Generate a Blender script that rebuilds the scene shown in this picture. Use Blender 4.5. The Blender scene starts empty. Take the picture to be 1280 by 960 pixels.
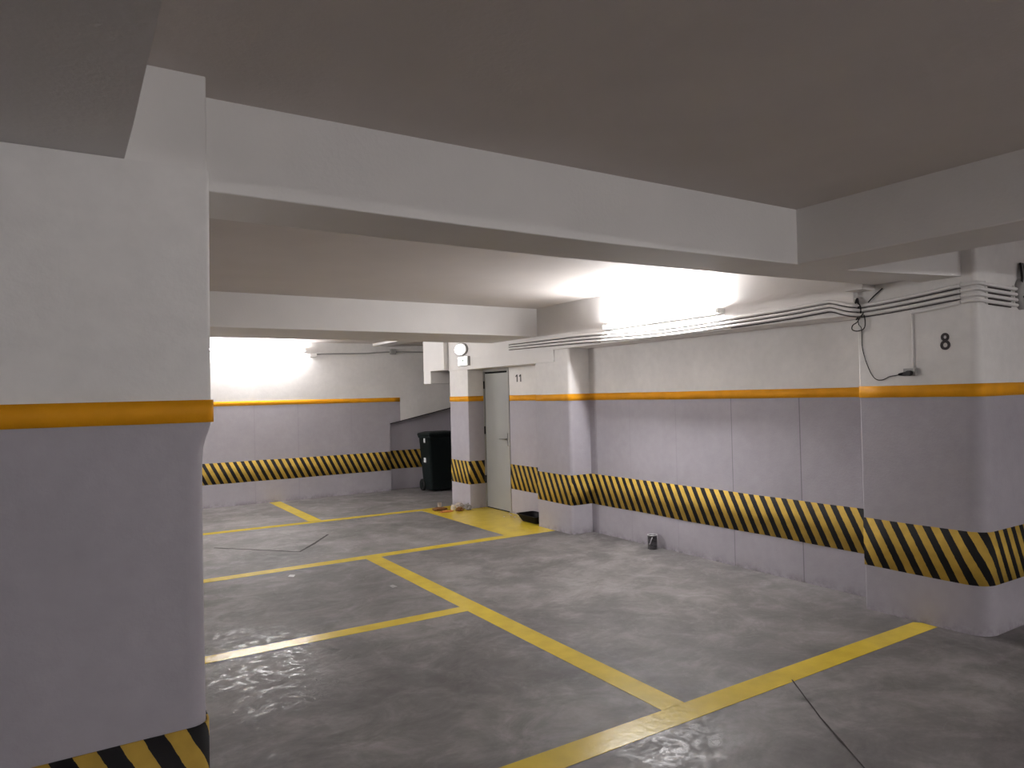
import bpy, bmesh, math, random
from mathutils import Vector, Matrix, noise
random.seed(7)
PI = math.pi
S = bpy.context.scene
C = S.collection

# ------------------------------------------------------------------ camera
CAM_H = 1.6
YAW, PITCH, ROLL, FPX = 0.562553271, 0.0157709576, -0.0232343302, 884.2356
cy, sy, cp, sp = math.cos(YAW), math.sin(YAW), math.cos(PITCH), math.sin(PITCH)
fwd = Vector((sy*cp, cy*cp, sp)); rt = Vector((cy, -sy, 0)); up = rt.cross(fwd)
cr, sr = math.cos(ROLL), math.sin(ROLL)
r2 = cr*rt + sr*up; u2 = -sr*rt + cr*up
cd = bpy.data.cameras.new('camera'); cam = bpy.data.objects.new('camera', cd); C.objects.link(cam)
M = Matrix((( r2.x, u2.x, -fwd.x, 0), (r2.y, u2.y, -fwd.y, 0), (r2.z, u2.z, -fwd.z, CAM_H), (0, 0, 0, 1)))
cam.matrix_world = M
cd.sensor_width = 36; cd.lens = FPX/1280*36; cd.clip_start = .02; cd.clip_end = 60
S.camera = cam

# ------------------------------------------------------------------ exposure, world, lamp strength
S.view_settings.view_transform = 'Standard'
S.view_settings.look = 'None'
S.view_settings.gamma = 1
S.view_settings.use_curve_mapping = False
S.view_settings.exposure = 0.20
w = bpy.data.worlds.new('world'); S.world = w; w.use_nodes = True
w.node_tree.nodes['Background'].inputs[0].default_value = (.5, .48, .5, 1)
w.node_tree.nodes['Background'].inputs[1].default_value = 0.02
TUBE_COL = (.985, .975, .98)
# emission of each fluorescent tube
LAMP = dict(right=325.0, back=200.0, left_far=930.0, rear=540.0, side=310.0, back_fill=105.0)

# ------------------------------------------------------------------ materials
def mat(name, col=(.5, .5, .5), rough=.6, spec=.5, metal=0, emit=None, strength=0, var=0, scale=6, bump=0, bscale=60):
    m = bpy.data.materials.new(name); m.use_nodes = True
    nt = m.node_tree; b = nt.nodes['Principled BSDF']
    b.inputs['Base Color'].default_value = (*col, 1); b.inputs['Roughness'].default_value = rough
    b.inputs['Specular IOR Level'].default_value = spec; b.inputs['Metallic'].default_value = metal
    if emit:
        b.inputs['Emission Color'].default_value = (*emit, 1); b.inputs['Emission Strength'].default_value = strength
    g = nt.nodes.new('ShaderNodeNewGeometry')
    if var:
        n = nt.nodes.new('ShaderNodeTexNoise'); n.inputs['Scale'].default_value = scale; n.inputs['Detail'].default_value = 6
        nt.links.new(g.outputs['Position'], n.inputs['Vector'])
        r = nt.nodes.new('ShaderNodeMapRange'); r.inputs['From Min'].default_value = .3; r.inputs['From Max'].default_value = .7
        r.inputs['To Min'].default_value = 1-var; r.inputs['To Max'].default_value = 1+var
        nt.links.new(n.outputs['Fac'], r.inputs['Value'])
        x = nt.nodes.new('ShaderNodeVectorMath'); x.operation = 'SCALE'; x.inputs[0].default_value = col
        nt.links.new(r.outputs[0], x.inputs['Scale']); nt.links.new(x.outputs[0], b.inputs['Base Color'])
    if bump:
        n = nt.nodes.new('ShaderNodeTexNoise'); n.inputs['Scale'].default_value = bscale; n.inputs['Detail'].default_value = 4
        nt.links.new(g.outputs['Position'], n.inputs['Vector'])
        q = nt.nodes.new('ShaderNodeBump'); q.inputs['Strength'].default_value = bump; q.inputs['Distance'].default_value = .01
        nt.links.new(n.outputs['Fac'], q.inputs['Height']); nt.links.new(q.outputs[0], b.inputs['Normal'])
    return m

WHITE = (.765, .74, .72)
GREY = (.375, .352, .385)

class NT:
    """tiny node builder"""
    def __init__(s, m): s.t = m.node_tree; s.b = s.t.nodes['Principled BSDF']
    def n(s, kind, **k):
        x = s.t.nodes.new(kind)
        for a, v in k.items(): setattr(x, a, v)
        return x
    def link(s, a, b): s.t.links.new(a, b)
    def math(s, op, a, b=None, clamp=False):
        x = s.n('ShaderNodeMath', operation=op, use_clamp=clamp)
        for i, v in enumerate((a, b)):
            if v is None: continue
            if isinstance(v, (int, float)): x.inputs[i].default_value = v
            else: s.link(v, x.inputs[i])
        return x.outputs[0]
    def mix(s, f, a, b):
        x = s.n('ShaderNodeMix', data_type='RGBA')
        for i, v in ((0, f), (6, a), (7, b)):
            if isinstance(v, (int, float)): x.inputs[i].default_value = v
            elif isinstance(v, tuple): x.inputs[i].default_value = (*v, 1)
            else: s.link(v, x.inputs[i])
        return x.outputs[2]
    def noise(s, vec, scale, detail=5, rough=.55, dist=0):
        x = s.n('ShaderNodeTexNoise'); x.inputs['Scale'].default_value = scale; x.inputs['Detail'].default_value = detail
        x.inputs['Roughness'].default_value = rough; x.inputs['Distortion'].default_value = dist
        s.link(vec, x.inputs['Vector']); return x.outputs['Fac']
    def ramp(s, v, a, b, c=0, d=1):
        x = s.n('ShaderNodeMapRange'); s.link(v, x.inputs[0])
        for i, q in enumerate((a, b, c, d)): x.inputs[i+1].default_value = q
        return x.outputs[0]

def two_tone(name, split=1.565, upper=WHITE, lower=GREY, joints=(), axis=1, xmax=None, dirt=True, rough=.62):
    m = mat(name, rough=rough, spec=.3); k = NT(m)
    pos = k.n('ShaderNodeNewGeometry').outputs['Position']
    sep = k.n('ShaderNodeSeparateXYZ'); k.link(pos, sep.inputs[0]); z = sep.outputs[2]
    low = k.math('LESS_THAN', z, split)
    if xmax is not None: low = k.math('MULTIPLY', low, k.math('LESS_THAN', sep.outputs[0], xmax))
    col = k.mix(low, upper, lower)
    for j in joints:                                   # formwork joints of the cast panels
        d = k.math('ABSOLUTE', k.math('SUBTRACT', sep.outputs[axis], j[0]))
        f = k.math('MULTIPLY', k.math('MULTIPLY', k.math('LESS_THAN', d, j[1]), low), j[2])
        col = k.mix(f, col, (.13, .12, .135))
    n1 = k.ramp(k.noise(pos, 2.2, 6), .3, .7, .94, 1.05)
    n2 = k.ramp(k.noise(pos, 14, 6), .3, .7, .965, 1.03)
    sc = k.n('ShaderNodeVectorMath', operation='SCALE'); k.link(col, sc.inputs[0]); k.link(k.math('MULTIPLY', n1, n2), sc.inputs['Scale'])
    col = sc.outputs[0]
    if dirt:                                           # scuffs and damp right above the floor
        h = k.ramp(z, 0, .11, 1, 0)
        f = k.math('MULTIPLY', k.math('MULTIPLY', h, h), k.ramp(k.noise(pos, 9, 7, .7), .42, .62, 0, .75))
        col = k.mix(f, col, (.15, .135, .135))
    k.link(col, k.b.inputs['Base Color'])
    bp = k.n('ShaderNodeBump'); bp.inputs['Strength'].default_value = .12; bp.inputs['Distance'].default_value = .01
    k.link(k.math('ADD', k.noise(pos, 55, 5), k.math('MULTIPLY', k.noise(pos, 5, 3), .8)), bp.inputs['Height']); k.link(bp.outputs[0], k.b.inputs['Normal'])
    return m

def concrete(name):
    m = mat(name, spec=.5); k = NT(m)
    pos = k.n('ShaderNodeNewGeometry').outputs['Position']
    mp = k.n('ShaderNodeMapping'); mp.inputs['Scale'].default_value = (1, 1.15, 1); k.link(pos, mp.inputs[0]); p = mp.outputs[0]
    big = k.noise(p, .9, 7, .62, 1.2); med = k.noise(p, 3.1, 8, .68, .8); fine = k.noise(p, 26, 6, .6)
    v = k.math('ADD', k.math('MULTIPLY', big, .55), k.math('ADD', k.math('MULTIPLY', med, .38), k.math('MULTIPLY', fine, .10)))
    cr_ = k.n('ShaderNodeValToRGB'); k.link(v, cr_.inputs[0])
    e = cr_.color_ramp.elements; e[0].position = .36; e[0].color = (.072, .067, .066, 1); e[1].position = .66; e[1].color = (.265, .248, .244, 1)
    q = e.new(.5); q.color = (.142, .132, .131, 1)
    col = cr_.outputs[0]
    # fine dark swirls of the power trowel
    sw = k.ramp(k.noise(p, 5.5, 9, .75, 2.2), .60, .72, 0, .5)
    col = k.mix(sw, col, (.11, .10, .10))
    lt = k.ramp(k.noise(p, 4.2, 9, .72, 2.6), .60, .74, 0, .45)
    col = k.mix(lt, col, (.31, .295, .288))
    sp = k.n('ShaderNodeSeparateXYZ'); k.link(pos, sp.inputs[0])
    def blob(cx, cy_, rx, ry, soft=.9):              # soft-edged worn or darkened spot, edge broken up by noise
        dx = k.math('DIVIDE', k.math('SUBTRACT', sp.outputs[0], cx), rx); dy = k.math('DIVIDE', k.math('SUBTRACT', sp.outputs[1], cy_), ry)
        d = k.math('ADD', k.math('SQRT', k.math('ADD', k.math('MULTIPLY', dx, dx), k.math('MULTIPLY', dy, dy))), k.ramp(med, .3, .7, -.45, .45))
        return k.ramp(d, 1, 1-soft, 0, 1)
    for cx, cy_, rx, ry, f in ((1.75, 3.55, 1.0, .85, .50), (1.3, 2.9, .7, .45, .35), (2.02, 7.58, .42, .16, .75), (3.62, 5.48, .40, .20, .45), (3.55, 4.25, .55, .28, .35), (3.2, 8.25, .9, .5, .45), (1.0, 6.45, .35, .12, .6),
                               (4.9, 1.6, .9, .6, .6), (.95, 6.1, .22, .22, .5), (3.2, 2.32, .05, .05, .8), (4.4, 10.6, .8, .5, .3)):
        col = k.mix(k.math('MULTIPLY', blob(cx, cy_, rx, ry), f), col, (.062, .058, .054))  # darker floor patches, the wide ones lowering the tone of the near bay
    k.link(col, k.b.inputs['Base Color'])
    gl = k.math('MULTIPLY', k.math('MAXIMUM', blob(1.0, 4.5, .62, .95, .5), blob(2.38, 2.32, .42, .30, .6)), k.ramp(k.noise(p, 8, 9, .78, 2.2), .47, .60, 0, 1))
    r0 = k.ramp(k.noise(p, 2.6, 9, .75, 2.0), .50, .66, .62, .42)
    r = k.math('SUBTRACT', r0, k.math('MULTIPLY', gl, k.math('SUBTRACT', r0, .235)))
    k.link(r, k.b.inputs['Roughness'])
    bp = k.n('ShaderNodeBump'); bp.inputs['Strength'].default_value = .07; bp.inputs['Distance'].default_value = .01
    k.link(k.noise(p, 30, 6), bp.inputs['Height']); k.link(bp.outputs[0], k.b.inputs['Normal'])
    return m

def hazard(name, yel=(.47, .305, .055)):
    m = mat(name, rough=.7, spec=.15); k = NT(m)
    uv = k.n('ShaderNodeTexCoord').outputs['UV']; sep = k.n('ShaderNodeSeparateXYZ'); k.link(uv, sep.inputs[0])
    pos = k.n('ShaderNodeNewGeometry').outputs['Position']
    wob = k.ramp(k.noise(pos, 30, 3), 0, 1, -.04, .04)
    f = k.math('LESS_THAN', k.math('FRACT', k.math('ADD', sep.outputs[0], wob)), .49)
    n = k.ramp(k.noise(pos, 12, 6), .3, .7, .85, 1.12)
    sc = k.n('ShaderNodeVectorMath', operation='SCALE'); sc.inputs[0].default_value = yel; k.link(n, sc.inputs['Scale'])
    k.link(k.mix(f, sc.outputs[0], (.012, .011, .012)), k.b.inputs['Base Color'])
    return m

m_white = mat('white_paint', WHITE, .65, .3, var=.03, scale=3, bump=.12)
m_ceil = mat('ceiling_paint', (.66, .61, .58), .7, .25, var=.03, scale=2.5, bump=.12)
m_wall = two_tone('two_tone_wall')
m_right = two_tone('two_tone_cast_wall', joints=((6.35, .008, .2), (5.78, .005, .12), (5.10, .005, .15), (4.40, .005, .5), (3.69, .005, .6)))
m_back = two_tone('two_tone_back_wall', joints=((2.48, .010, .10), (3.16, .010, .10), (4.05, .010, .06)), axis=0, xmax=4.93, lower=(.375, .352, .378))
m_pillar = two_tone('two_tone_pillar', split=1.58)
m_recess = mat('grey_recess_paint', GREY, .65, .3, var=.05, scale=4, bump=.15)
m_orange = mat('orange_paint', (.72, .31, .008), .6, .2, var=.08, scale=9, bump=.15)
m_tape = hazard('hazard_stripes')
m_floor = concrete('troweled_concrete')
m_yellow = mat('yellow_floor_paint', (.64, .47, .045), .24, .35, var=.10, scale=7, bump=.12, bscale=25)
m_crack = mat('dark_crack', (.05, .045, .045), .9, .1)
m_door = mat('grey_green_door', (.29, .29, .275), .45, .4, var=.03, scale=4)
m_frame = mat('door_frame_paint', (.30, .29, .275), .5, .4)
m_black = mat('black_gap', (.006, .006, .006), .8, .1)
m_steel = mat('brushed_steel', (.45, .45, .45), .35, .5, metal=1)
m_pvc = mat('white_pvc', (.80, .77, .75), .4, .4)
m_pvcg = mat('grey_pvc', (.36, .35, .34), .45, .4)
m_cable = mat('black_cable', (.02, .017, .018), .5, .4)
m_dark_line = mat('dark_line', (.085, .07, .072), .7, .2)  # tone of the thin dark lines under the conduits
m_bin = mat('dark_green_plastic', (.004, .008, .008), .5, .25)
m_rubber = mat('black_rubber', (.008, .008, .008), .7, .3)
m_stick = mat('white_sticker', (.6, .6, .6), .5, .3)
m_batten = mat('lamp_housing', (.75, .74, .72), .4, .4)
m_glow = mat('lit_diffuser', (.9, .9, .88), .4, .3, emit=(1, .98, .94), strength=2.2)
m_ink = mat('dark_paint', (.035, .028, .030), .6, .3)
m_tray = mat('black_tray_plastic', (.004, .0035, .005), .6, .15)
m_brown = mat('brown_cloth', (.16, .075, .03), .9, .1, var=.3, scale=30)
m_orng = mat('orange_cloth', (.50, .20, .06), .9, .1, var=.2, scale=30)
m_bag = mat('pale_plastic_film', (.33, .28, .24), .35, .5, var=.35, scale=22)
m_bag2 = mat('grey_plastic_film', (.20, .18, .17), .35, .5, var=.35, scale=22)
m_cream = mat('cream_paper', (.62, .55, .45), .8, .2)
m_tin = mat('stained_tin', (.07, .065, .07), .4, .4, metal=.3, var=.6, scale=45)
m_tinrim = mat('pale_tin_rim', (.45, .44, .45), .4, .5, metal=.5)

# ------------------------------------------------------------------ mesh helpers
class Geo:
    def __init__(s): s.v = []; s.f = []; s.uv = {}; s.sm = set()
    def quad_box(s, x0, x1, y0, y1, z0, z1):
        b = len(s.v)
        s.v += [(x, y, z) for z in (z0, z1) for x, y in ((x0, y0), (x1, y0), (x1, y1), (x0, y1))]
        s.f += [[b+i for i in q] for q in ((3, 2, 1, 0), (4, 5, 6, 7), (0, 1, 5, 4), (1, 2, 6, 5), (2, 3, 7, 6), (3, 0, 4, 7))]
        return s
    def prism(s, pts, z0, z1):
        """pts counter-clockwise in XY; z0/z1 numbers or functions of (x, y)"""
        a = z0 if callable(z0) else (lambda x, y: z0); c = z1 if callable(z1) else (lambda x, y: z1)
        b = len(s.v); n = len(pts)
        s.v += [(x, y, a(x, y)) for x, y in pts] + [(x, y, c(x, y)) for x, y in pts]
        s.f.append([b+n-1-i for i in range(n)]); s.f.append([b+n+i for i in range(n)])
        for i in range(n): j = (i+1) % n; s.f.append([b+i, b+j, b+n+j, b+n+i])
        return s
    def rings(s, rings, close=True, caps=True, smooth=True):
        b = len(s.v); n = len(rings[0])
        for r in rings: s.v += [tuple(p) for p in r]
        for k in range(len(rings)-1):
            for i in range(n if close else n-1):
                j = (i+1) % n; s.f.append([b+k*n+i, b+k*n+j, b+(k+1)*n+j, b+(k+1)*n+i])
                if smooth: s.sm.add(len(s.f)-1)
        if caps:
            s.f.append([b+n-1-i for i in range(n)]); s.f.append([b+(len(rings)-1)*n+i for i in range(n)])
        return s
    def tube(s, pts, r, n=10):
        P = [Vector(p) for p in pts]; rs = r if isinstance(r, (list, tuple)) else [r]*len(P); out = []
        t0 = (P[1]-P[0]).normalized(); u = t0.orthogonal().normalized()
        for i, p in enumerate(P):
            t = ((P[min(i+1, len(P)-1)]-P[max(i-1, 0)])).normalized()
            u = (u-u.dot(t)*t).normalized(); v = t.cross(u)
            out.append([p+rs[i]*(math.cos(a)*u+math.sin(a)*v) for a in [2*PI*q/n for q in range(n)]])
        return s.rings(out)
    def lathe(s, prof, n=24, c=(0, 0, 0)):
        return s.rings([[(c[0]+r*math.cos(2*PI*i/n), c[1]+r*math.sin(2*PI*i/n), c[2]+z) for i in range(n)] for r, z in prof])
    def build(s, name, m, parent=None, kind=None, bevel=0, seg=3, label=None, cat=None, group=None):
        me = bpy.data.meshes.new(name); me.from_pydata(s.v, [], s.f); me.materials.append(m)
        for i in s.sm: me.polygons[i].use_smooth = True
        if s.uv:
            l = me.uv_layers.new(name='UVMap')
            for p in me.polygons:
                for li in p.loop_indices: l.data[li].uv = s.uv.get(me.loops[li].vertex_index, (0, 0))
        me.update(); o = bpy.data.objects.new(name, me); C.objects.link(o)
        if not s.uv:
            b = bmesh.new(); b.from_mesh(me); bmesh.ops.recalc_face_normals(b, faces=b.faces); b.to_mesh(me); b.free()
        if parent: o.parent = parent
        if bevel:
            bv = o.modifiers.new('bevel', 'BEVEL'); bv.width = bevel; bv.segments = seg; bv.limit_method = 'ANGLE'; bv.angle_limit = math.radians(40)
            for p in me.polygons: p.use_smooth = True
            try:
                bv.harden_normals = True
            except Exception: pass
        tag(o, label, cat, group, kind); return o
def tag(o, label=None, cat=None, group=None, kind=None):
    for k, v in (('label', label), ('category', cat), ('group', group), ('kind', kind)):
        if v: o[k] = v
    return o
def empty(name, loc, rz=0, label=None, cat=None, group=None, kind=None):
    o = bpy.data.objects.new(name, None); C.objects.link(o); o.location = loc; o.rotation_euler = (0, 0, rz); o.empty_display_size = .1
    return tag(o, label, cat, group, kind)
def copy_tree(o, parent=None):
    c = o.copy(); C.objects.link(c); c.parent = parent
    for ch in list(o.children): copy_tree(ch, c)
    return c
def box(name, x0, x1, y0, y1, z0, z1, m, **k): return Geo().quad_box(x0, x1, y0, y1, z0, z1).build(name, m, **k)

def rounded(pts, r, seg=6):
    """round the inner corners of an open XY path; r one number or one per point"""
    out = [Vector(pts[0])]
    for i in range(1, len(pts)-1):
        a, p, b = Vector(pts[i-1]), Vector(pts[i]), Vector(pts[i+1]); q = r[i] if isinstance(r, (list, tuple)) else r
        if q <= 0: out.append(p); continue
        da, db = (a-p).normalized(), (b-p).normalized()
        s0, s1 = p+da*q, p+db*q; c = s0+s1-p
        for k in range(seg+1):
            t = k/seg*PI/2; out.append(c+(s0-c)*math.cos(t)+(s1-c)*math.sin(t))
    out.append(Vector(pts[-1])); return out

def ribbon(path, z0, z1, t, s=None, period=.1125, black=0., lean=.5, zref=None, wob=0.):
    """strip of thickness t laid on the viewer's side of an XY path that runs from left to right as seen; UV u counts stripe periods"""
    P = [Vector(p) for p in path]
    # subdivide
    Q = [P[0]]
    for a, b in zip(P, P[1:]):
        n = max(1, int((b-a).length/.15))
        for k in range(1, n+1): Q.append(a.lerp(b, k/n))
    P = Q; n = len(P); N = []
    for i in range(n):
        ds = []
        if i: ds.append((P[i]-P[i-1]).normalized())
        if i < n-1: ds.append((P[i+1]-P[i]).normalized())
        ns = [Vector((d.y, -d.x)) for d in ds]; a = sum(ns, Vector((0, 0))).normalized(); N.append(a/max(.35, a.dot(ns[0])))
    acc = [0]
    for i in range(1, n): acc.append(acc[-1]+(P[i]-P[i-1]).length)
    if s: acc = [s(a, P[i]) for i, a in enumerate(acc)]
    g = Geo(); zr = z1 if zref is None else zref
    eps = .0006
    for i in range(n):
        q0, q1 = P[i]+N[i]*eps, P[i]+N[i]*t
        a0 = z0+wob*noise.noise(Vector((acc[i]*2.3, 1.7, z0))); a1 = z1+wob*noise.noise(Vector((acc[i]*1.9, 9.1, z1)))
        for q, z in ((q0, a0), (q1, a0), (q1, a1), (q0, a1)):
            g.uv[len(g.v)] = ((acc[i]-black-lean*(zr-z))/period, z); g.v.append((q.x, q.y, z))
    for i in range(n-1):
        for k in range(4):
            j = (k+1) % 4; g.f.append([i*4+k, i*4+j, (i+1)*4+j, (i+1)*4+k])
            if k == 1: g.sm.add(len(g.f)-1)
    g.f.append([0, 1, 2, 3][::-1]); g.f.append([(n-1)*4+k for k in range(4)])
    return g

# ------------------------------------------------------------------ the room
CE = 2.635
box('floor', -3.2, 7.3, -5.4, 12.1, -.12, 0, m_floor, kind='structure')
g = Geo()
box('ceiling', -3.2, 7.3, -5.4, 2.6, 2.61, 2.80, m_ceil, kind='structure')
box('ceiling', -3.2, 7.3, 2.6, 8.0, CE, 2.80, m_ceil, kind='structure')
box('ceiling', -3.2, 7.3, 8.0, 12.1, 2.535, 2.80, m_ceil, kind='structure')
box('wall_left', -3.2, -3.0, -5.4, 11.7, 0, 2.7, m_wall, kind='structure')
box('wall_rear', -3.0, 7.1, -5.4, -5.2, 0, 2.7, m_wall, kind='structure')
box('wall_side', 6.2, 6.4, -5.2, 2.25, 0, 2.7, m_wall, kind='structure')
box('wall_stair', 7.1, 7.3, 9.0, 11.7, 0, 2.7, m_white, kind='structure')
box('wall_right', 5.13, 5.40, 2.95, 6.75, 0, 2.64, m_right, kind='structure')
g = Geo().quad_box(5.10, 5.40, 6.75, 8.20, 0, 2.64).quad_box(5.10, 5.40, 8.20, 8.90, 1.975, 2.64)
g.build('wall_door', m_wall, kind='structure')

# recess under the ramp at the right end of the back wall; its head slopes up to the right
def ptop(x): return 1.15+(x-4.735)*.205
g = Geo().quad_box(-3.0, 4.735, 11.5, 11.95, 0, 2.7)
b = len(g.v)      # the part above the recess, sloping lower edge
g.v += [(4.735, 11.5, ptop(4.735)), (7.1, 11.5, ptop(7.1)), (7.1, 11.5, 2.7), (4.735, 11.5, 2.7), (4.735, 11.95, ptop(4.735)), (7.1, 11.95, ptop(7.1)), (7.1, 11.95, 2.7), (4.735, 11.95, 2.7)]
g.f += [[b+i for i in q] for q in ((0, 1, 2, 3), (5, 4, 7, 6), (1, 5, 6, 2), (0, 4, 5, 1), (3, 2, 6, 7))]
g.build('wall_back', m_back, kind='structure')
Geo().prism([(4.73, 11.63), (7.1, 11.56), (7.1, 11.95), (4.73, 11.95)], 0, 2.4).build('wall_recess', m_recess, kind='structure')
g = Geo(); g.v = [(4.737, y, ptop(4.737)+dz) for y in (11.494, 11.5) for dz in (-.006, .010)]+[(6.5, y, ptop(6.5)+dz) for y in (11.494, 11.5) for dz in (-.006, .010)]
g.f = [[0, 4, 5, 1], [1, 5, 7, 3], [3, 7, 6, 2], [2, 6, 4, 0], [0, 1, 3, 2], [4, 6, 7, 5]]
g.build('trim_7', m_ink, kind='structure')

# ------------------------------------------------------------------ pillars
def column(name, rows, m, label):
    """rows: (z, path) where path is a closed XY ring with the same number of points"""
    g = Geo(); g.rings([[(p.x, p.y, z) for p in ring] for z, ring in rows], smooth=True)
    o = g.build(name, m, kind='structure', label=label)
    md = o.modifiers.new('edge', 'EDGE_SPLIT'); md.split_angle = math.radians(50)
    return o
def ring_left(xr, yf, r):
    return rounded([(-.6, 2.9), (-.6, yf), (xr, yf), (xr, 2.9)], [0, 0, r, 0], 8)
rows = []
for z, xr, r in ((0, .352, .05), (.30, .350, .05), (.62, .347, .055), (.90, .346, .055), (1.15, .346, .055), (1.40, .347, .05), (1.46, .350, .045), (1.49, .356, .035), (1.515, .363, .022), (1.535, .367, .014),
                 (1.6, .369, .012), (1.70, .369, .012), (2.0, .371, .012), (2.30, .374, .012)):
    rows.append((z, ring_left(xr, 2.28, r)))
column('pillar', rows, m_pillar, 'wide white and grey pillar close by at the left edge')
# pillar marked 8
def ring_p2(r, x): return rounded([(6.2, 3.0), (x, 3.0), (x, 2.2), (6.2, 2.2)], [0, .012, r, 0], 8)
rows = [(z, ring_p2(r, 4.87)) for z, r in ((0, .13), (.4, .12), (.9, .11), (1.4, .09), (1.55, .07), (1.9, .05), (2.25, .035), (2.61, .03))]
column('pillar', rows, m_wall, 'broad rounded pillar with the number 8 at the right edge')
rows = [(z, rounded([(5.2, 7.14), (4.84, 7.14), (4.84, 6.46), (5.2, 6.46)], [0, .012, .035, 0], 6)) for z in (0, .5, 1., 1.5, 2.0, 2.15)]
column('pillar', rows, m_wall, 'pillar standing out from the right wall beside the number 11')
rows = [(z, rounded([(5.40, 9.42), (4.84, 9.42), (4.84, 8.86), (5.40, 8.86)], [0, .012, .012, 0], 4)) for z in (0, .5, 1., 1.5, 2.0)]
column('pillar', rows, m_wall, 'slim pillar between the dark bin and the grey door')

# ------------------------------------------------------------------ beams
def beam(x0, x1, y0, y1, z0, z1, label, m=m_white, zf=None, bevel=.008):
    pts = [(x0, y0), (x1, y0), (x1, y1), (x0, y1)]
    return Geo().prism(pts, zf or z0, z1).build('ceiling_beam', m, kind='structure', bevel=bevel, label=label)
n = 8
g = Geo()
prof = [(-3.0, 2.299), (.30, 2.299), (.78, 2.295), (1.29, 2.290), (2.11, 2.287), (2.63, 2.292), (3.52, 2.300), (3.98, 2.306), (4.95, 2.325)]
b0 = len(g.v); rg = []
for x, z in prof: rg.append([(x, 2.5, z), (x, 2.87, z), (x, 2.87, 2.66), (x, 2.5, 2.66)])
g.rings(rg, smooth=False); g.build('ceiling_beam', m_white, kind='structure', bevel=.006, label='long beam crossing the ceiling from the near pillar to the pillar marked 8')
beam(-3.0, 5.0, 7.05, 8.15, 2.30, 2.70, 'far crossing beam above the yellow patch')
beam(3.50, 3.98, -5.2, 2.51, 2.302, 2.65, 'dark beam coming towards the viewer on the right')
# left beam, its hand-plastered edge is not quite straight
Geo().prism([(-.6, -5.2), (.152, -5.2), (.149, 1.35), (.149, 1.64), (.150, 2.0), (.148, 2.29), (.148, 2.35), (-.6, 2.35)], 2.301, 2.65).build('ceiling_beam', m_white, kind='structure', label='dark underside of the beam in the upper left corner')
beam(-.6, .378, 2.34, 2.9, 2.295, 2.66, 'beam block resting on the near pillar')
Geo().prism([(3.975, 2.51), (4.9, 2.28), (4.9, 2.55), (3.975, 2.55)], lambda x, y: 2.304-.010*(x-3.98), 2.64).build('ceiling_beam', m_white, kind='structure', label='splayed end of the long beam beside the pillar marked 8')
beam(4.72, 4.90, 2.86, 2.995, 2.285, 2.65, 'small haunch above the pillar marked 8', bevel=.004)
beam(4.82, 5.2, 2.99, 6.90, 2.12, 2.68, 'upper band of the right wall that carries the conduits', bevel=.006)
Geo().prism([(4.82, 6.73), (5.3, 6.73), (5.3, 9.40), (4.82, 9.40)], 1.98, 2.121).quad_box(4.82, 5.3, 6.895, 9.40, 2.119, 2.66).build('ceiling_beam', m_white, kind='structure', label='lintel band above the grey door')
g = Geo().quad_box(4.75, 4.95, 9.42, 10.13, 1.995, 2.60)
g.build('ceiling_beam', m_white, kind='structure', bevel=.004, label='white box panel left of the lit exit sign')
g = Geo().quad_box(4.752, 7.1, 9.88, 10.13, 1.805, 2.58)
g.build('ceiling_beam', m_white, kind='structure', bevel=.004, label='low stair beam behind the slim pillar')
beam(4.45, 4.74, 8.15, 11.5, 2.495, 2.6, 'shallow ceiling step at the back', bevel=0)

# ------------------------------------------------------------------ orange bands (trim)
def trim(n, path, z0, z1, t, label=None, wob=.003):
    ribbon(path, z0, z1, t, wob=wob).build('trim_%d' % n, m_orange, kind='structure', label=label)
trim(1, rounded([(-.6, 2.28), (.369, 2.28), (.369, 2.9)], .014, 6), 1.541, 1.607, .0075, 'thick orange band around the near pillar', .002)
trim(2, [(-3.0, 11.5), (4.93, 11.5)], 1.533, 1.605, .004)
trim(3, rounded([(4.84, 9.42), (4.84, 8.86), (5.10, 8.86)], .012, 4), 1.525, 1.60, .004)
trim(4, rounded([(5.10, 8.16), (5.10, 7.14)], 0), 1.525, 1.60, .004)
trim(5, rounded([(4.84, 7.14), (4.84, 6.46), (5.13, 6.46), (5.13, 3.0)], [0, .035, 0, 0], 6), 1.522, 1.598, .004)
trim(6, rounded([(4.87, 3.0), (4.87, 2.2), (6.2, 2.2)], [0, .07, 0], 8), 1.523, 1.606, .004)

# ------------------------------------------------------------------ hazard stripes
def tape(path, z0, z1, black, label, s=None, t=.003, wob=.004, zref=None):
    ribbon(path, z0, z1, t, s=s, black=black, wob=wob, zref=zref).build('hazard_tape', m_tape, label=label, cat='hazard tape')
tape(rounded([(-.6, 2.28), (.349, 2.28), (.349, 2.9)], .05, 8), .300, .648, .6+.173, 'black and yellow striped band low on the near left pillar', t=.006, wob=.002)
tape([(-3.0, 11.5), (4.735, 11.5)], .352, .674, 3+1.809, 'long black and yellow striped band on the back wall')
tape([(4.737, 11.6297), (6.4, 11.5807)], .356, .680, .03, 'shaded striped band in the recess behind the bin')
tape(rounded([(4.84, 9.42), (4.84, 8.86), (5.10, 8.86)], .012, 4), .345, .674, 9.42-9.345, 'striped band on the slim pillar left of the grey door')
tape([(5.10, 8.19), (5.10, 7.14)], .332, .666, 8.19-8.118, 'striped band on the wall between the grey door and the next pillar')
tape(rounded([(4.84, 7.14), (4.84, 6.46), (5.13, 6.46), (5.13, 3.0)], [0, .035, 0, 0], 6), .330, .672, 0, 'longest striped band on the right wall, from the pillar by number 11',
     s=lambda a, p: (7.14-p.y-.095) if p.x < 4.85 else ((.585+(p.x-4.84)/.29*.36+.003) if p.y > 6.44 else (.945+(6.46-p.y)*.99)), wob=.006)
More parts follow.
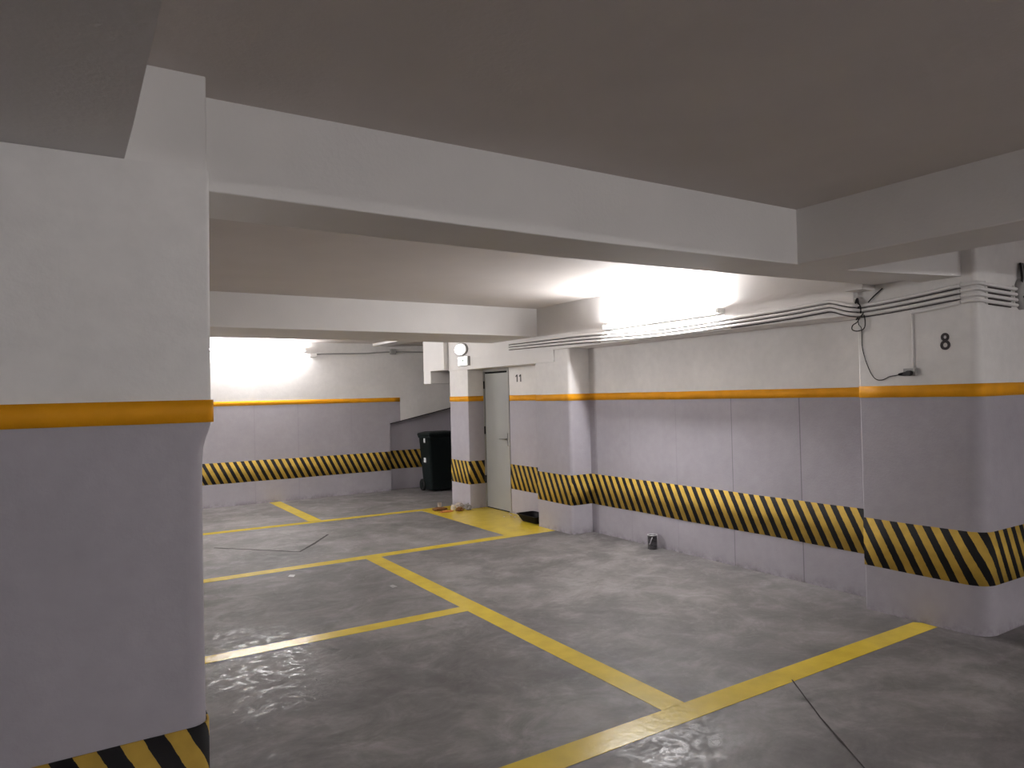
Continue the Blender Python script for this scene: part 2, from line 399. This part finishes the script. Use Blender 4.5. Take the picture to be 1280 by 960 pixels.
tape(rounded([(4.87, 3.0), (4.87, 2.2), (6.2, 2.2)], [0, .12, 0], 8), .318, .660, 3.0-2.922, 'striped band around the pillar marked 8')

# ------------------------------------------------------------------ yellow floor markings
def line(x0, x1, y0, y1, label, z=.0016, pts=None):
    q = pts or [(x0, y0), (x1, y0), (x1, y1), (x0, y1)]
    return Geo().prism(q, .0002, z).build('floor_line', m_yellow, label=label, cat='floor marking')
line(-1.2, 4.9, 2.47, 2.64, 'nearest yellow floor line, running to the pillar marked 8', pts=[(-1.2, 2.465), (4.86, 2.50), (4.865, 2.60), (4.83, 2.645), (-1.2, 2.640)])
line(-1.2, 2.515, 4.69, 4.83, 'yellow floor line with the white lamp reflection', pts=[(-1.2, 4.735), (2.515, 4.675), (2.515, 4.80), (-1.2, 4.875)])
line(2.512, 2.668, 2.64, 6.79, 'long diagonal yellow line through the middle of the floor')
line(-1.2, 4.835, 6.79, 6.93, 'third yellow floor line, ending at the pillar by number 11', pts=[(-1.2, 6.80), (4.835, 6.785), (4.835, 6.93), (-1.2, 6.93)])
line(-1.2, 4.22, 9.16, 9.30, 'farthest crossing yellow floor line', pts=[(-1.2, 9.30), (4.22, 9.15), (4.22, 9.29), (-1.2, 9.43)])
line(2.68, 2.85, 9.345, 11.48, 'short yellow line meeting the back wall')
Geo().prism([(4.22, 6.93), (4.838, 6.93), (4.838, 7.142), (5.098, 7.142), (5.098, 8.858), (4.838, 8.858), (4.838, 9.29), (4.22, 9.29)], .0002, .0016).build('floor_patch', m_yellow, label='solid yellow painted patch in front of the grey door', cat='floor marking')

# cracks and saw cuts of the slab (children of nothing: part of the floor)
fl = bpy.data.objects['floor']
def crack(pts, wd):
    g = Geo(); P = [Vector(p) for p in pts]; Q = [P[0]]
    for a, b in zip(P, P[1:]):
        n = max(1, int((b-a).length/.07))
        for k in range(1, n+1):
            q = a.lerp(b, k/n); j = .012*noise.noise(Vector((q.x*7, q.y*7, 0))); Q.append(q+Vector((j, j)))
    for i, p in enumerate(Q):
        d = (Q[min(i+1, len(Q)-1)]-Q[max(i-1, 0)]).normalized(); nn = Vector((-d.y, d.x)); ww = wd*(.6+.8*abs(noise.noise(Vector((p.x*9, p.y*9, 3)))))
        g.v += [(*(p-nn*ww), .0024), (*(p+nn*ww), .0024)]
    g.f = [[2*i, 2*i+2, 2*i+3, 2*i+1] for i in range(len(Q)-1)]
    g.build('crack', m_crack, parent=fl)
crack([(3.355, 2.509), (3.08, 2.15), (2.817, 1.767), (2.4, 1.2)], .0055)
crack([(1.35, 8.35), (1.70, 7.95), (2.06, 7.54), (2.30, 7.85), (2.61, 8.30)], .018)

# ------------------------------------------------------------------ door
d = empty('door_1', (5.12, 8.52, 0), kind='structure', label='closed grey metal door with a lever handle beside the number 11')
def child(o, root):   # keep world coordinates although the root is moved
    o.parent = root; o.matrix_parent_inverse = Matrix.Translation(-Vector(root.location)) if not any(root.rotation_euler) else root.matrix_basis.inverted()
    return o
child(box('door_leaf', 5.108, 5.15, 8.205, 8.835, .012, 1.915, m_door, bevel=.003), d)
fr = Geo().quad_box(5.09, 5.16, 8.165, 8.203, 0, 1.975).quad_box(5.09, 5.16, 8.838, 8.8595, 0, 1.975).quad_box(5.09, 5.16, 8.203, 8.838, 1.94, 1.975)
child(fr.build('door_frame', m_frame), d)
child(box('door_gap', 5.115, 5.16, 8.203, 8.838, 1.917, 1.939, m_black), d)
child(box('door_gap', 5.112, 5.16, 8.203, 8.838, .0, .010, m_black), d)
for z in (.35, 1.05, 1.70): child(Geo().tube([(5.092, 8.835, z), (5.092, 8.835, z+.11)], .010, 10).build('hinge', m_black), d)
h = child(Geo().quad_box(5.100, 5.108, 8.235, 8.270, .90, 1.08).build('door_handle', m_steel, bevel=.002), d)
hl = Geo().tube([(5.10, 8.252, 1.0), (5.06, 8.252, 1.0), (5.055, 8.262, 1.0), (5.055, 8.37, 1.0)], .009, 10).build('lever', m_steel)
hl.parent = h

# ------------------------------------------------------------------ wall numbers
def ring2d(cx, cz, rx, rz, th, n=40):
    o = [(cx+rx*math.cos(2*PI*i/n), cz+rz*math.sin(2*PI*i/n)) for i in range(n)]
    q = [(cx+(rx-th)*math.cos(2*PI*i/n), cz+(rz-th)*math.sin(2*PI*i/n)) for i in range(n)]
    return o, q
def number8():
    # painted on the face X=4.87; screen right is -Y
    g = Geo(); X0, X1 = 4.8695, 4.8665; yc, zc = 2.397, 1.884
    for cz, rx, rz in ((.030, .026, .0275), (-.022, .031, .0320)):
        o, q = ring2d(0, cz, rx, rz, .0165)
        b = len(g.v); n = len(o)
        for X in (X0, X1):
            for (a, z) in o: g.v.append((X, yc-a, zc+z))
            for (a, z) in q: g.v.append((X, yc-a, zc+z))
        for i in range(n):
            j = (i+1) % n
            g.f += [[b+2*n+i, b+2*n+j, b+3*n+j, b+3*n+i], [b+i, b+j, b+2*n+j, b+2*n+i], [b+n+i, b+n+j, b+3*n+j, b+3*n+i]]
        X1 -= .0004
    g.build('painted_number', m_ink, label='dark number 8 high on the right-hand pillar', cat='number')
number8()
g = Geo(); zt, zb = 1.873, 1.775
for yc in (7.955, 7.868):      # two strokes, each with its flag
    x = 5.0975
    pts = [(yc-.010, zb), (yc-.010, zt), (yc+.012, zt), (yc+.038, zt-.020), (yc+.034, zt-.034), (yc+.012, zt-.020), (yc+.012, zb)]
    b = len(g.v); n = len(pts)
    g.v += [(5.0995, y, z) for y, z in pts]+[(x, y, z) for y, z in pts]
    g.f.append([b+n+i for i in range(n)])
    for i in range(n): j = (i+1) % n; g.f.append([b+i, b+j, b+n+j, b+n+i])
g.build('painted_number', m_ink, label='small dark number 11 on the white wall right of the grey door', cat='number')

# ------------------------------------------------------------------ fluorescent battens
def batten(name, a, b, z, out, label, tubem, tubes=1, z2=None):
    """a, b: XY ends on the wall face; out: XY unit vector away from the wall"""
    a, b, o = Vector((*a, 0)), Vector((*b, 0)), Vector((*out, 0)); L = (b-a).length; mid = (a+b)/2
    root = empty(name, (mid.x, mid.y, z), math.atan2((b-a).y, (b-a).x), label, 'lamp', 'fluorescent battens')
    # local frame: x along the batten, the wall lies at local y = 0 on the +y or -y side
    loc_o = Matrix.Rotation(-root.rotation_euler.z, 3, 'Z') @ o; sg = 1 if loc_o.y > 0 else -1
    h = L/2
    Geo().quad_box(-h, h, *sorted((sg*.002, sg*.045)), -.022, .022).build('housing', m_batten, root, bevel=.004)
    for s_ in (-1, 1):
        Geo().quad_box(*sorted((s_*(h-.03), s_*(h+.004))), *sorted((sg*.012, sg*.092)), -.020, .020).build('lamp_holder', m_batten, root, bevel=.003)
    for k in range(tubes):
        zz = 0 if tubes == 1 else (-.03+.06*k)
        Geo().tube([(-h+.03, sg*.075, zz), (0, sg*.075, zz), (h-.03, sg*.075, zz)], .013, 8).build('tube', tubem, root)
    return root
def lamp(key, a, b, z, out, label):
    if LAMP[key] <= 0: return
    m = mat('tube_'+key, (.9, .9, .9), .3, .3, emit=TUBE_COL, strength=LAMP[key])
    batten('fluorescent_lamp', a, b, z, out, label, m)
lamp('right', (4.82, 5.73), (4.82, 4.17), 2.285, (-1, 0), 'glaring fluorescent batten high on the right wall')
lamp('back', (1.78, 11.5), (3.29, 11.5), 2.40, (0, -1), 'glaring fluorescent batten high on the back wall by the near pillar')
# battens of the parts of the garage outside the frame, plus an added one behind the far beam
lamp('left_far', (-3.0, 8.6), (-3.0, 10.6), 2.30, (1, 0), 'fluorescent batten at the far end of the left wall')
lamp('back_fill', (1.6, 8.15), (3.1, 8.15), 2.43, (0, 1), 'added fill batten hidden on the back of the far beam')  # added unseen batten that brightens the back wall
lamp('rear', (1.2, -5.2), (2.7, -5.2), 2.27, (0, 1), 'fluorescent batten in the middle of the wall behind the viewer')
lamp('side', (6.2, -2.6), (6.2, -1.1), 2.27, (-1, 0), 'fluorescent batten on the right wall behind the viewer')

# ------------------------------------------------------------------ bulkhead lamp and exit sign
r = empty('bulkhead_lamp', (4.82, 8.955, 2.272), 0, 'round glowing bulkhead lamp above the small exit sign', 'lamp')
def oval(x, ry, rz, n=28): return [(x, ry*math.cos(2*PI*i/n), rz*math.sin(2*PI*i/n)) for i in range(n)]
Geo().rings([oval(-.001, .17, .092), oval(-.03, .17, .092), oval(-.034, .16, .084)]).build('base', m_pvcg, r)
Geo().rings([oval(-.031, .150, .078), oval(-.05, .146, .075), oval(-.07, .115, .060), oval(-.078, .05, .028)]).build('diffuser', m_glow, r)
s_ = empty('exit_sign', (4.82, 8.89, 2.10), 0, 'small lit exit sign with a running figure above the grey door', 'sign')
Geo().quad_box(-.035, -.001, -.155, .155, -.068, .068).build('casing', m_pvcg, s_, bevel=.004)
Geo().quad_box(-.039, -.034, -.140, .140, -.058, .060).build('lit_panel', m_glow, s_)
def flat(poly, x0=-.0415, x1=-.0392):
    g = Geo(); n = len(poly); g.v = [(x0, -a, z) for a, z in poly]+[(x1, -a, z) for a, z in poly]
    g.f = [list(range(n)), list(range(2*n-1, n-1, -1))]+[[i, (i+1) % n, n+(i+1) % n, n+i] for i in range(n)]; return g
m_sig = mat('sign_green', (.02, .10, .05), .5, .3)
g = Geo()
for poly in ([(.035+.011*math.cos(2*PI*i/12), .034+.011*math.sin(2*PI*i/12)) for i in range(12)],
             [(-.02, .022), (.022, .022), (.034, .006), (.050, .002), (.048, -.006), (.028, -.002), (.016, .008), (.010, -.008), (.028, -.022), (.018, -.046), (.008, -.044), (.014, -.026), (-.006, -.012), (-.018, -.034), (-.044, -.034), (-.044, -.026), (-.024, -.026), (-.010, -.004), (-.004, .012), (-.018, .012), (-.030, -.002), (-.036, .004)],
             [(.075, -.048), (.075, .048), (.084, .048), (.084, -.048)], [(.11, -.048), (.11, .048), (.118, .048), (.118, -.048)]):
    q = flat([(a*1.25+.0, z*1.15) for a, z in poly]); b = len(g.v); g.v += q.v; g.f += [[b+i for i in f] for f in q.f]
g.build('running_figure', m_sig, s_)

# ------------------------------------------------------------------ conduits on the right wall
def smooth_path(P, n=6):
    P = [Vector(p) for p in P]; out = []
    for i in range(len(P)-1):
        p0 = P[max(i-1, 0)]; p1 = P[i]; p2 = P[i+1]; p3 = P[min(i+2, len(P)-1)]
        for k in range(n):
            t = k/n; out.append(.5*((2*p1)+(p2-p0)*t+(2*p0-5*p1+4*p2-p3)*t*t+(3*p1-p0-3*p2+p3)*t**3))
    out.append(P[-1]); return out
RC = .0118
names = ['topmost', 'middle', 'lowest']
for i in range(3):
    dz = -.036*i
    P = [(4.805, 7.68, 2.262+dz*.9), (4.805, 6.32, 2.246+dz), (4.805, 5.7, 2.225+dz), (4.805, 5.0, 2.200+dz*.9), (4.805, 4.4, 2.205+dz*.9), (4.805, 3.6, 2.224+dz*.9), (4.805, 3.25, 2.238+dz*.85),
         (4.806, 3.16, 2.238+dz*.85), (4.804, 3.05, 2.205+dz*.9), (4.805, 2.985, 2.190+dz*.9), (4.857, 2.93, 2.187+dz*.9), (4.857, 2.65, 2.205+dz*.95), (4.857, 2.29, 2.238+dz)]
    co = Geo().tube(smooth_path(P, 5), RC, 10).build('conduit', m_pvc, label='%s of the three white conduits with dark lines along the upper right wall' % names[i], cat='conduit', group='conduits along the right wall')
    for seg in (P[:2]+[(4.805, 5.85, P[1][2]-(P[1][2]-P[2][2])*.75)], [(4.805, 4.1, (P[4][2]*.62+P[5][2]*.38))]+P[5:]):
        Geo().tube([q+Vector((.006, 0, -.0178)) for q in smooth_path(seg, 5)], .0042, 6).build('cable', m_dark_line, co, label='thin dark line under the conduit')  # dark line along the conduit's lower side, drawn as a thin tube
Geo().tube(smooth_path([(4.857, 2.60, 2.096), (4.857, 2.45, 2.108), (4.857, 2.29, 2.127)], 4), RC, 10).build('conduit', m_pvc, label='short fourth conduit under the others left of the pillar corner', cat='conduit', group='conduits along the right wall')
# round the corner and along the near face
for i, nm in enumerate(('first from the top', 'second from the top', 'third from the top', 'lowest')):
    z = 2.238-.036*i
    P = [(4.857, 2.285, z), (4.857, 2.235, z+.002), (4.868, 2.196, z+.004), (4.90, 2.186, z+.003), (5.0, 2.188, z), (5.3, 2.188, z-.006), (5.385, 2.188, z-.008)]
    co = Geo().tube(smooth_path(P, 5), RC, 10).build('conduit', m_pvc, label='%s of the four conduits rounding the corner of the pillar marked 8' % nm, cat='conduit', group='conduits rounding the pillar corner')
    Geo().tube([q+Vector((.003, .003, -.0178)) for q in smooth_path(P[-3:-1], 4)], .0042, 6).build('cable', m_dark_line, co, label='thin dark line under the conduit')  # same dark line below the straight run on the near face
clip0 = Geo().quad_box(-.012, .004, -.010, .010, -.125, .020).build('conduit_clip', m_pvc, bevel=.002)
spots = [((4.824, 6.82, 2.252), 0, 'conduit clip under the far beam, left end of the conduits', .75), ((4.824, 6.02, 2.238), 0, 'conduit clip left of the lamp on the right wall', .75),
         ((4.874, 2.30, 2.242), 0, 'conduit clip on the left of the rounded pillar corner', 1), ((4.985, 2.204, 2.240), PI/2, 'conduit clip on the right of the rounded pillar corner', 1),
         ((5.365, 2.204, 2.236), PI/2, 'conduit clip beside the grey box at the right edge', 1)]
for i, (p, rz, lb, sc) in enumerate(spots):
    c = clip0 if i == 0 else clip0.copy()
    if i: C.objects.link(c)
    c.location = p; c.rotation_euler.z = rz; c.scale.z = sc
    tag(c, lb, 'clip', 'clips holding the conduits')
# vertical conduit and socket
Geo().tube([(4.8635, 2.602, 2.10), (4.8635, 2.602, 1.72)], .0065, 10).build('conduit', m_pvc, label='thin vertical conduit dropping to the wall socket', cat='conduit')
sk = empty('wall_socket', (4.87, 2.625, 1.69), 0, 'small socket box with a black plug left of the number 8', 'socket')
Geo().quad_box(-.030, -.0005, -.045, .038, -.022, .030).build('box', m_pvcg, sk, bevel=.004)
Geo().rings([[(x, y+.018*math.cos(2*PI*i/12), -.004+.018*math.sin(2*PI*i/12)) for i in range(12)] for x, y in ((-.030, -.012), (-.05, -.012), (-.058, -.008))]).build('plug', m_cable, sk)
Geo().rings([[(x, y+rr*math.cos(2*PI*i/12), z+rr*math.sin(2*PI*i/12)) for i in range(12)] for x, y, z, rr in ((-.045, -.02, -.002, .016), (-.046, .02, -.008, .014), (-.046, .055, -.010, .009))]).build('plug_body', m_cable, sk)

# hanging cable, tangle, loose cable end
hc = empty('hanging_cable', (4.86, 2.97, 1.65), 0, 'thin black cable knotted round the conduits and hanging down to the socket', 'cable')
P = [(4.862, 2.985, 2.16), (4.855, 2.982, 2.06), (4.862, 2.965, 2.02), (4.864, 2.965, 1.90), (4.863, 2.952, 1.83), (4.862, 2.93, 1.76), (4.862, 2.90, 1.69), (4.860, 2.865, 1.652), (4.862, 2.82, 1.647), (4.862, 2.77, 1.668), (4.860, 2.72, 1.675), (4.845, 2.685, 1.682)]
child(Geo().tube(smooth_path(P, 6), .0032, 8).build('cable_drop', m_cable), hc)
def tangle(pts, rad, name):
    child(Geo().tube(smooth_path(pts, 7), rad, 8).build(name, m_cable), hc)
tangle([(4.85, 3.01, 2.235), (4.838, 2.995, 2.20), (4.84, 2.975, 2.24), (4.832, 2.965, 2.17), (4.845, 2.99, 2.14), (4.835, 3.01, 2.17), (4.835, 2.985, 2.215), (4.838, 2.955, 2.18), (4.845, 2.96, 2.12), (4.85, 2.995, 2.09)], .006,
       'cable_knot')
tangle([(4.845, 2.935, 2.13), (4.84, 2.96, 2.10), (4.845, 2.985, 2.07), (4.845, 3.02, 2.05), (4.845, 3.025, 2.02), (4.845, 2.985, 2.005), (4.845, 2.935, 2.02), (4.845, 2.925, 2.07), (4.848, 2.935, 2.12)], .0042,
       'cable_loop')
Geo().tube(smooth_path([(4.857, 2.905, 2.205), (4.858, 2.86, 2.245), (4.862, 2.80, 2.29)], 4), .0045, 8).build('cable_end', m_cable, label='loose dark cable end slanting up under the beam', cat='cable')

# grey box with bundle at the right edge
jb = empty('junction_box', (5.45, 2.2, 2.20), 0, 'round grey junction box at the right edge where the conduits end', 'junction box')
def disc(y, rx, rz, n=28): return [(rx*math.cos(2*PI*i/n), y, rz*math.sin(2*PI*i/n)) for i in range(n)]
Geo().rings([disc(-.001, .075, .105), disc(-.035, .073, .102), disc(-.042, .062, .09)]).build('box', m_pvcg, jb)
for k in range(2): Geo().tube([(-.045+.02*k, -.046, -.02-.035*k), (.0+.01*k, -.048, -.055-.035*k)], .006, 8).build('cable_gland', m_cable, jb)
for k in range(4):
    x = 5.405+.022*k
    child(Geo().tube(smooth_path([(x, 2.175, 2.235), (x+.010, 2.165, 2.29), (x+.028-.004*k, 2.175, 2.36), (x+.045-.010*k, 2.186, 2.41)], 5), .0065 if k % 2 else .0075, 8).build('flexible_cable', m_cable if k % 2 == 0 else m_pvcg,
        label='dark flexible cable' if k % 2 == 0 else 'grey flexible cable'), jb)

# ------------------------------------------------------------------ conduit on the back wall
Geo().tube(smooth_path([(3.43, 11.484, 2.345), (3.6, 11.484, 2.352), (4.3, 11.484, 2.368), (4.5, 11.484, 2.385), (4.82, 11.484, 2.40)], 4), .011, 8).build('conduit', m_pvcg, label='thin conduit on the back wall between the lamp and the square box', cat='conduit')
Geo().tube([(4.82, 11.484, 2.40), (5.6, 11.484, 2.40)], .011, 8).build('conduit', m_pvcg, label='thin conduit on the back wall right of the square box', cat='conduit')
box('junction_box', 4.755, 4.855, 11.44, 11.499, 2.355, 2.445, m_pvcg, bevel=.006, label='small square junction box on the back wall conduit', cat='junction box')
b_ = empty('junction_box', (3.42, 11.5, 2.325), 0, 'small white connector at the right end of the back wall lamp', 'junction box')
Geo().quad_box(-.06, .05, -.05, -.001, -.03, .025).build('box', m_pvc, b_, bevel=.006)
Geo().tube([(.05, -.016, .02), (.07, -.016, .02)], .012, 8).build('gland', m_pvcg, b_)

# ------------------------------------------------------------------ wheelie bin
bn = empty('wheelie_bin', (5.40, 10.98, 0), 0, 'dark green wheelie bin in front of the recess left of the slim pillar', 'bin')
def rr(hx, hy, z, r=.04, n=5, cx=0, cy=0):
    out = []
    for qx, qy, a0 in ((1, 1, 0), (-1, 1, 90), (-1, -1, 180), (1, -1, 270)):
        for k in range(n):
            a = math.radians(a0+90*k/(n-1)); out.append((cx+qx*(hx-r)+r*math.cos(a), cy+qy*(hy-r)+r*math.sin(a), z))
    return out
Geo().rings([rr(.215, .165, .03), rr(.222, .17, .06), rr(.275, .215, .90), rr(.28, .22, .905), rr(.29, .225, .91), rr(.29, .225, .95)]).build('body', m_bin, bn)
Geo().rings([rr(.298, .235, .948), rr(.300, .237, .965), rr(.292, .228, .985), rr(.20, .15, 1.012), rr(.05, .04, 1.018)]).build('lid', m_bin, bn)
Geo().tube([(-.26, .24, .93), (-.26, .262, .95), (.26, .262, .95), (.26, .24, .93)], .013, 8).build('handle', m_bin, bn)
for sx in (-1, 1):
    w_ = Geo().rings([[(sx*x, .16+q*math.cos(2*PI*i/20), .10+q*math.sin(2*PI*i/20)) for i in range(20)] for x, q in ((.205, .085), (.212, .10), (.248, .10), (.255, .085))]).build('wheel', m_rubber, bn)
    Geo().rings([[(sx*x, .16+q*math.cos(2*PI*i/16), .10+q*math.sin(2*PI*i/16)) for i in range(16)] for x, q in ((.254, .05), (.262, .045))]).build('hub', m_bin, w_)
for z0, z1, y0, y1 in ((.83, .92, -.05, .01), (.49, .57, -.02, .06)):
    g = Geo(); xx = lambda z: -(.222+(z-.06)/.84*.053)-.001
    g.v = [(xx(z0)-t, y0, z0) for t in (0, .002)]+[(xx(z0)-t, y1, z0) for t in (0, .002)]+[(xx(z1)-t, y1-.01, z1) for t in (0, .002)]+[(xx(z1)-t, y0-.01, z1) for t in (0, .002)]
    g.f = [[1, 3, 5, 7], [0, 6, 4, 2], [0, 2, 3, 1], [2, 4, 5, 3], [4, 6, 7, 5], [6, 0, 1, 7]]
    g.build('sticker', m_stick, bn, label='white sticker')

# ------------------------------------------------------------------ black tray by the wall
tr = empty('plastic_tray', (4.965, 7.42, 0), 0, 'low black plastic tray on the yellow patch under the number 11', 'tray')
outer = [rr(.085, .16, .003, .03), rr(.10, .18, .03, .03), rr(.125, .215, .085, .03), rr(.135, .23, .092, .03), rr(.135, .23, .098, .03), rr(.118, .208, .096, .03), rr(.095, .175, .04, .03), rr(.08, .155, .012, .03)]
Geo().rings(outer).build('tray_body', m_tray, tr)

# ------------------------------------------------------------------ tin by the right wall
tn = empty('paint_tin', (5.045, 5.385, 0), 0, 'small dark stained tin on the floor against the right wall', 'tin')
Geo().lathe([(.047, .0), (.0495, .004), (.048, .012), (.048, .130), (.050, .136), (.050, .142), (.044, .142), (.043, .100), (.0, .098)], 28).build('can', m_tin, tn)
Geo().rings([[(q*math.cos(2*PI*i/28), q*math.sin(2*PI*i/28), z) for i in range(28)] for q, z in ((.051, .137), (.0515, .140), (.051, .1455), (.044, .1455), (.0435, .139))], caps=False).build('rim', m_tinrim, tn)
Geo().tube(smooth_path([(-.035, -.038, .125), (-.048, -.034, .10), (-.054, -.026, .07), (-.052, -.012, .055)], 5), .005, 8).build('handle', m_tinrim, tn)

# ------------------------------------------------------------------ litter by the slim pillar
def lump(name, m, c, sx, sy_, sz, seed, label, rough=.45, cat='litter', sub=3):
    bm = bmesh.new(); bmesh.ops.create_icosphere(bm, subdivisions=sub, radius=1)
    for v in bm.verts:
        p = v.co.copy(); q = 1+rough*noise.noise(p*2.1+Vector((seed, 0, 0)))+rough*.5*noise.noise(p*5.3+Vector((0, seed, 0)))+rough*.25*noise.noise(p*11+Vector((0, 0, seed)))
        v.co = Vector((p.x*sx*q, p.y*sy_*q, max(-.55, p.z*q)*sz))
    zmin = min(v.co.z for v in bm.verts)
    for v in bm.verts: v.co.z -= zmin
    me = bpy.data.meshes.new(name); bm.to_mesh(me); bm.free(); me.materials.append(m)
    o = bpy.data.objects.new(name, me); C.objects.link(o); o.location = c
    return tag(o, label, cat, 'litter by the slim pillar')
lump('plastic_bag', m_bag, (4.74, 8.99, .002), .06, .10, .050, 3.1, 'crumpled pale plastic film against the foot of the slim pillar', .6)
lump('plastic_bag', m_bag2, (4.765, 8.79, .002), .040, .05, .06, 8.2, 'small dark crumpled bag at the near corner of the slim pillar', .5)
lump('rag', m_brown, (4.44, 9.02, .002), .11, .08, .028, 5.2, 'brown rag lying at the left end of the litter heap', .4)
lump('rag', m_orng, (4.44, 8.82, .002), .10, .045, .014, 2.4, 'flat orange cloth in front of the brown rag', .4)
lump('paper_scrap', m_cream, (4.60, 8.93, .002), .030, .030, .045, 9.4, 'crumpled cream paper in the middle of the litter heap', .5)
lump('paper_bag', m_brown, (4.63, 8.79, .002), .05, .045, .035, 12.4, 'small brown paper bag in front of the plastic film', .5)
Geo().lathe([(.022, 0), (.026, .02), (.030, .075), (.030, .078), (.027, .076), (.020, .006), (0, .004)], 18, (4.52, 9.20, .002)).build('paper_cup', m_bag, label='small pale cup behind the brown rag', cat='cup')
# crumbs by the door and paper scraps on the floor
for i, (x, y, s0) in enumerate(((4.99, 8.02, .014), (5.04, 7.90, .011), (4.95, 7.86, .009), (5.03, 8.12, .009), (4.86, 7.98, .008), (5.05, 7.78, .009))):
    o = lump('plaster_crumb', m_cream, (x, y, .002), s0, s0*1.3, s0*.5, i*3.3, 'tiny pale crumb on the yellow patch by the grey door', .5, 'crumb', 2); o['group'] = 'crumbs by the grey door'
for (x, y, a, lb) in ((1.72, 6.56, .3, 'tiny white paper scrap on the floor left of the third yellow line'), (2.33, 5.66, 1.1, 'faint paper scrap on the floor between two yellow lines')):
    q = [(x+.035*math.cos(a+t)*k, y+.05*math.sin(a+t)) for t, k in ((0, 1), (1.4, .8), (3.0, 1.1), (4.5, .9))]
    Geo().prism(q, .001, .004).build('paper_scrap', m_pvcg if x > 2 else m_stick, label=lb, cat='litter')
